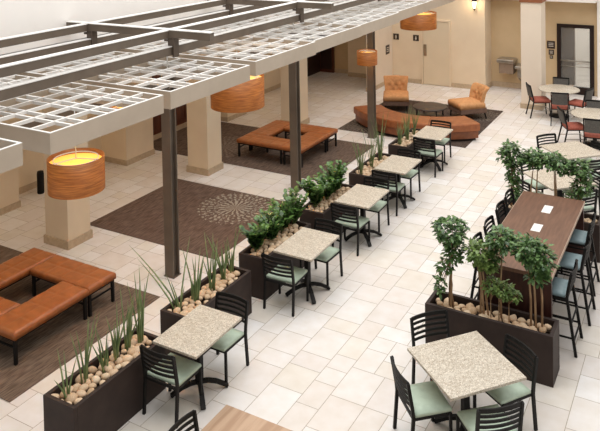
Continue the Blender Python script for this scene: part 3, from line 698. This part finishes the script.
# near planter (z measured from .43)
small_tree(-2.90, 8.75, [[(-.02, 0, 0), (-.02, .02, .3), (.0, 0, .62)], [(.03, .02, 0), (0, 0, .3), (.02, .02, .65)], [(0, -.03, 0), (.02, -.02, .35), (-.01, 0, .62)]],
    [(.0, 0, 1.03, .19, .17), (.05, 0, .78, .13, .17), (-.06, -.02, .58, .09, .09), (-.12, -.05, .33, .06, .13)], 'braided trunk tree standing alone at the left end of the near planter', 1, 520)
small_tree(-2.52, 8.74, [[(0, 0, 0), (.02, 0, .35), (-.04, 0, .78)], [(.05, 0, 0), (.03, 0, .4), (-.02, .02, .8)], [(.11, 0, 0), (.07, 0, .35), (.02, 0, .78)]],
    [(.02, 0, .84, .17, .15), (.1, 0, .72, .13, .1)], 'light green small tree second from the left in the near planter', 2, 330, YLEAF)
small_tree(-2.26, 8.77, [[(0, 0, 0), (-.01, 0, .4), (.02, 0, 1.0)]], [(0, 0, 1.04, .17, .14), (-.07, 0, .84, .07, .08)], 'slim single stem tree in the middle of the near planter', 3, 280)
small_tree(-1.90, 8.76, [[(0, 0, 0), (.0, 0, .4), (-.03, 0, .8)], [(.06, 0, 0), (.05, .0, .4), (.03, 0, .8)], [(.13, 0, 0), (.13, 0, .45), (.1, 0, .85)]],
    [(-.02, 0, 1.0, .2, .16), (.1, 0, .9, .17, .2), (.08, 0, .7, .12, .1)], 'fullest dark green tree at the right end of the near planter', 4, 560)
small_tree(-2.27, 8.69, [[(0, 0, 0), (0, 0, .3)], [(-.1, 0, 0), (-.1, 0, .28)], [(.12, 0, 0), (.12, 0, .3)]], [(-.08, 0, .48, .11, .11), (.06, 0, .46, .11, .11), (.17, .02, .42, .09, .09)], 'low bushy green plant between the tree stems of the near planter', 5, 420, YLEAF, .05, .009)
# far planter
small_tree(-2.965, 12.05, [[(0, 0, 0), (0, 0, .4), (.02, 0, .9)], [(.05, .02, 0), (.03, 0, .5), (.0, 0, .9)]], [(-.0, 0, 1.12, .2, .2), (.04, 0, .75, .12, .22), (.06, 0, .4, .1, .16)], 'tall leafy tree at the left end of the far planter', 11, 620)
small_tree(-2.55, 12.07, [[(0, 0, 0), (0, 0, .45), (.02, 0, .92)], [(-.1, 0, 0), (-.09, 0, .5), (-.05, 0, .9)]], [(0, 0, 1.1, .2, .14), (-.12, 0, 1.05, .14, .12)], 'round headed tree second from the left in the far planter', 12, 420)
small_tree(-2.26, 12.05, [[(0, 0, 0), (.01, 0, .45), (0, 0, .95)], [(.04, 0, 0), (.03, .01, .5), (.02, 0, .92)]], [(0, 0, 1.1, .2, .15), (.16, 0, 1.02, .15, .13)], 'thick stemmed tree in the middle of the far planter', 13, 420)
small_tree(-1.90, 12.05, [[(0, 0, 0), (.02, 0, .4), (.0, 0, .85)], [(.08, 0, 0), (.06, 0, .4), (.05, 0, .8)]], [(.03, 0, 1.02, .18, .16), (.08, 0, .72, .15, .16), (-.05, 0, .5, .12, .12)], 'leafy tree at the right end of the far planter', 14, 480)

# ---------------------------------------------------------------- pergola
def ibeam(x, y, z0, z1):
    m = MB(); a, b = .085, .075
    return m.box(x-a, x+a, y-b, y-b+.02, z0, z1).box(x-a, x+a, y+b-.02, y+b, z0, z1).box(x-.03, x+.03, y-b+.02, y+b-.02, z0, z1)
PX = -7.24
for i, (y, lb) in enumerate(((4.52, 'brown steel pergola post left of the frame edge'), (8.42, 'brown steel pergola post nearest the viewer, beside the second reed planter'), (12.33, 'brown steel pergola post before the farther bench ring'), (16.15, 'brown steel pergola post in front of the curved bench'))):
    if i == 0: continue
    PX = (0, -7.25, -7.30, -7.33)[i]
    t = thing('pergola_post', lb, 'post', (PX, y, 0), 0, 'pergola posts')
    ibeam(0, 0, .012, 3.2).build('shaft', STEEL, t)
    MB().box(-.008, .008, -.008, .008, 3.2, 3.46).build('neck', SLAT, t)
    MB().box(-.1, .1, -.09, .09, 0, .012).build('base_plate', STEELD, t)
def cbeam(name, x0, x1, y0, y1, z0, z1, label, group):
    """steel channel: dark web with pale top flange"""
    t = thing(name, label, 'beam', ((x0+x1)/2, (y0+y1)/2, z0), 0, group); a, b, h = (x1-x0)/2, (y1-y0)/2, z1-z0
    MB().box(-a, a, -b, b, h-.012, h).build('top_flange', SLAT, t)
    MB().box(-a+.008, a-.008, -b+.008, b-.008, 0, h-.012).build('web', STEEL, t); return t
GB = 'long pergola roof beams'
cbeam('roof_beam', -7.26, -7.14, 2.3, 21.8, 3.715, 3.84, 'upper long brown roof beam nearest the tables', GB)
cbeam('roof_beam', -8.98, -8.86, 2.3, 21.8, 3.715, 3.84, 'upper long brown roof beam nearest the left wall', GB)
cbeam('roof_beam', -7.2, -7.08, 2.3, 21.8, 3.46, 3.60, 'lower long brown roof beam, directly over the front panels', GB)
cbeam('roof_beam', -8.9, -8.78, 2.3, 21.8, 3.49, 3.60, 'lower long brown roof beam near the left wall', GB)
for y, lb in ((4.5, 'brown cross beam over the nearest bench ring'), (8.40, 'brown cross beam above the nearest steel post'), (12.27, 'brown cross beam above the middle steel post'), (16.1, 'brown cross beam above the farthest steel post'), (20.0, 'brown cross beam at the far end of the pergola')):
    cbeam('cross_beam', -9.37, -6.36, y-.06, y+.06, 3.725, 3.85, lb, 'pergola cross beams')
    if y > 5:
        for x, s in ((-7.12, 'front'), (-8.84, 'rear')):
            tag(MB().box(x-.05, x+.05, y-.05, y+.05, 3.60, 3.72).box(x-.13, x+.0, y-.04, y+.04, 3.66, 3.69).box(x+.045, x+.075, y-.06, y+.06, 3.43, 3.72).build('beam_bracket', STEELD), 'short dark %s bracket under the %s' % (s, lb), 'bracket', 'beam brackets')
for i in range(4):
    a, b = ((2.6, 8.32), (8.52, 12.23), (12.43, 16.05), (16.25, 20.3))[i]
    tag(MB().box(-.05, .05, -(b-a)/2, (b-a)/2, 0, .09).build('support_beam', STEEL, loc=(PX, (a+b)/2, 2.98)), 'brown steel beam carrying the white trellis panels, '+('left of the nearest steel post', 'between the nearest and middle steel posts', 'between the middle and farthest steel posts', 'beyond the farthest steel post')[i], 'beam', 'support beams under the panels')
def trellis(x0, x1, y0, y1, z1, label, group, seed):
    t = thing('trellis_panel', label, 'trellis panel', ((x0+x1)/2, (y0+y1)/2, z1-.23), 0, group); a, b = (x1-x0)/2, (y1-y0)/2
    MB().box(-a, a, -b, -b+.03, 0, .226).box(-a, a, b-.03, b, 0, .226).box(a-.03, a, -b+.03, b-.03, 0, .226).box(-a, -a+.03, -b+.03, b-.03, 0, .226).build('frame', PANEL, t)
    MB().box(-a, a, -b, -b+.03, .226, .232).box(-a, a, b-.03, b, .226, .232).box(a-.03, a, -b+.03, b-.03, .226, .232).box(-a, -a+.03, -b+.03, b-.03, .226, .232).build('frame_cap', SLAT, t)
    n = 5
    for k in range(1, n):
        x = -a+2*a*k/n; MB().box(x-.016, x+.016, -b+.03, b-.03, .19, .229).build('long_slat', SLAT, t)
    ys = []; y = -b; k = 0
    while True:
        y += (.36, .16)[k % 2]; k += 1
        if y > b-.1: break
        ys.append(y)
    for y in ys: MB().box(-a+.03, a-.03, y-.016, y+.016, .185, .222).build('cross_slat', SLAT, t)
    return t
seg = [(2.9, 4.745), (5.09, 6.88), (7.05, 8.88), (9.14, 11.08), (11.13, 13.14), (13.19, 15.27), (15.33, 17.5), (17.56, 19.7)]
XF = [-6.0, -6.0, -6.03, -6.1, -6.17, -6.2, -6.28, -6.3]
pn = ['at the left frame edge', 'nearest the viewer with both ends in view', 'above the nearest steel post', 'between the nearest and middle steel posts', 'above the middle steel post', 'between the middle and farthest posts', 'above the farthest steel post', 'at the far end of the pergola']
for i, ((a, b), nm) in enumerate(zip(seg, pn)):
    trellis(XF[i]-1.66, XF[i], a, b, 3.30, 'white trellis panel in the front line, '+nm, 'trellis panels in the front line', i)
    trellis(-9.42, min(-7.84, XF[i]-1.68), a, b, 3.30, 'white trellis panel in the back line, '+nm, 'trellis panels in the back line', i+20)
for i, (a, b) in enumerate(seg[:-1]):
    y = (b+seg[i+1][0])/2

# ---------------------------------------------------------------- drum lamps
def drum(x, y, zb, zt, r, label, power, ztop=3.247):
    t = thing('drum_lamp', label, 'lamp', (x, y, zb), 0, 'wood veneer drum lamps'); h = zt-zb
    MB().lathe([(r, 0), (r, h), (r-.012, h), (r-.012, 0), (r, 0)], n=48).build('shade', SHADE, t)
    MB().lathe([(r-.02, h-.07), (r-.02, h-.064), (0, h-.064), (0, h-.07), (r-.02, h-.07)], n=32).build('diffuser', DIFF, t)
    m = MB().lathe([(r*.78, h-.03), (r*.78, h-.018), (r*.8, h-.018), (r*.8, h-.03), (r*.78, h-.03)], n=32)
    for k in range(3):
        a = k*2*PI/3+.3; m.bar((0, 0, h-.02), (r*math.cos(a)*.98, r*math.sin(a)*.98, h-.02), .012, .012)
    m.build('ring_spider', SLAT, t)
    MB().tube([(0, 0, h-.02), (0, 0, ztop-zb)], .006, 6).build('cord', SLAT, t)
    MB().lathe([(0, h-.25), (.04, h-.24), (.05, h-.19), (.03, h-.13), (.015, h-.11), (0, h-.108)], n=14).build('bulb', GLOW, t)
    l = bpy.data.lights.new('drum_light', 'POINT'); l.energy = power; l.color = (1, .7, .36); l.shadow_soft_size = .08
    o = bpy.data.objects.new('drum_light', l); col.objects.link(o); o.location = (x+.1, y, zb+h*.4)
drum(-6.996, 6.33, 2.11, 2.53, .352, 'large wood veneer drum lamp at the left, its glowing top ring open to view', 16)
drum(-7.096, 10.05, 2.28, 2.81, .465, 'large wood veneer drum lamp hanging before the square column, left of the middle post', 16)
drum(-7.276, 15.8, 1.91, 2.24, .25, 'small wood veneer drum lamp hanging against the farthest steel post', 6)
drum(-7.296, 19.4, 2.28, 2.73, .52, 'wood veneer drum lamp at the far end of the pergola, above the armchairs', 14)
drum(-7.026, 7.25, 2.76, 2.98, .22, 'drum lamp nearly hidden behind a trellis panel, only its lower rim showing', 6)
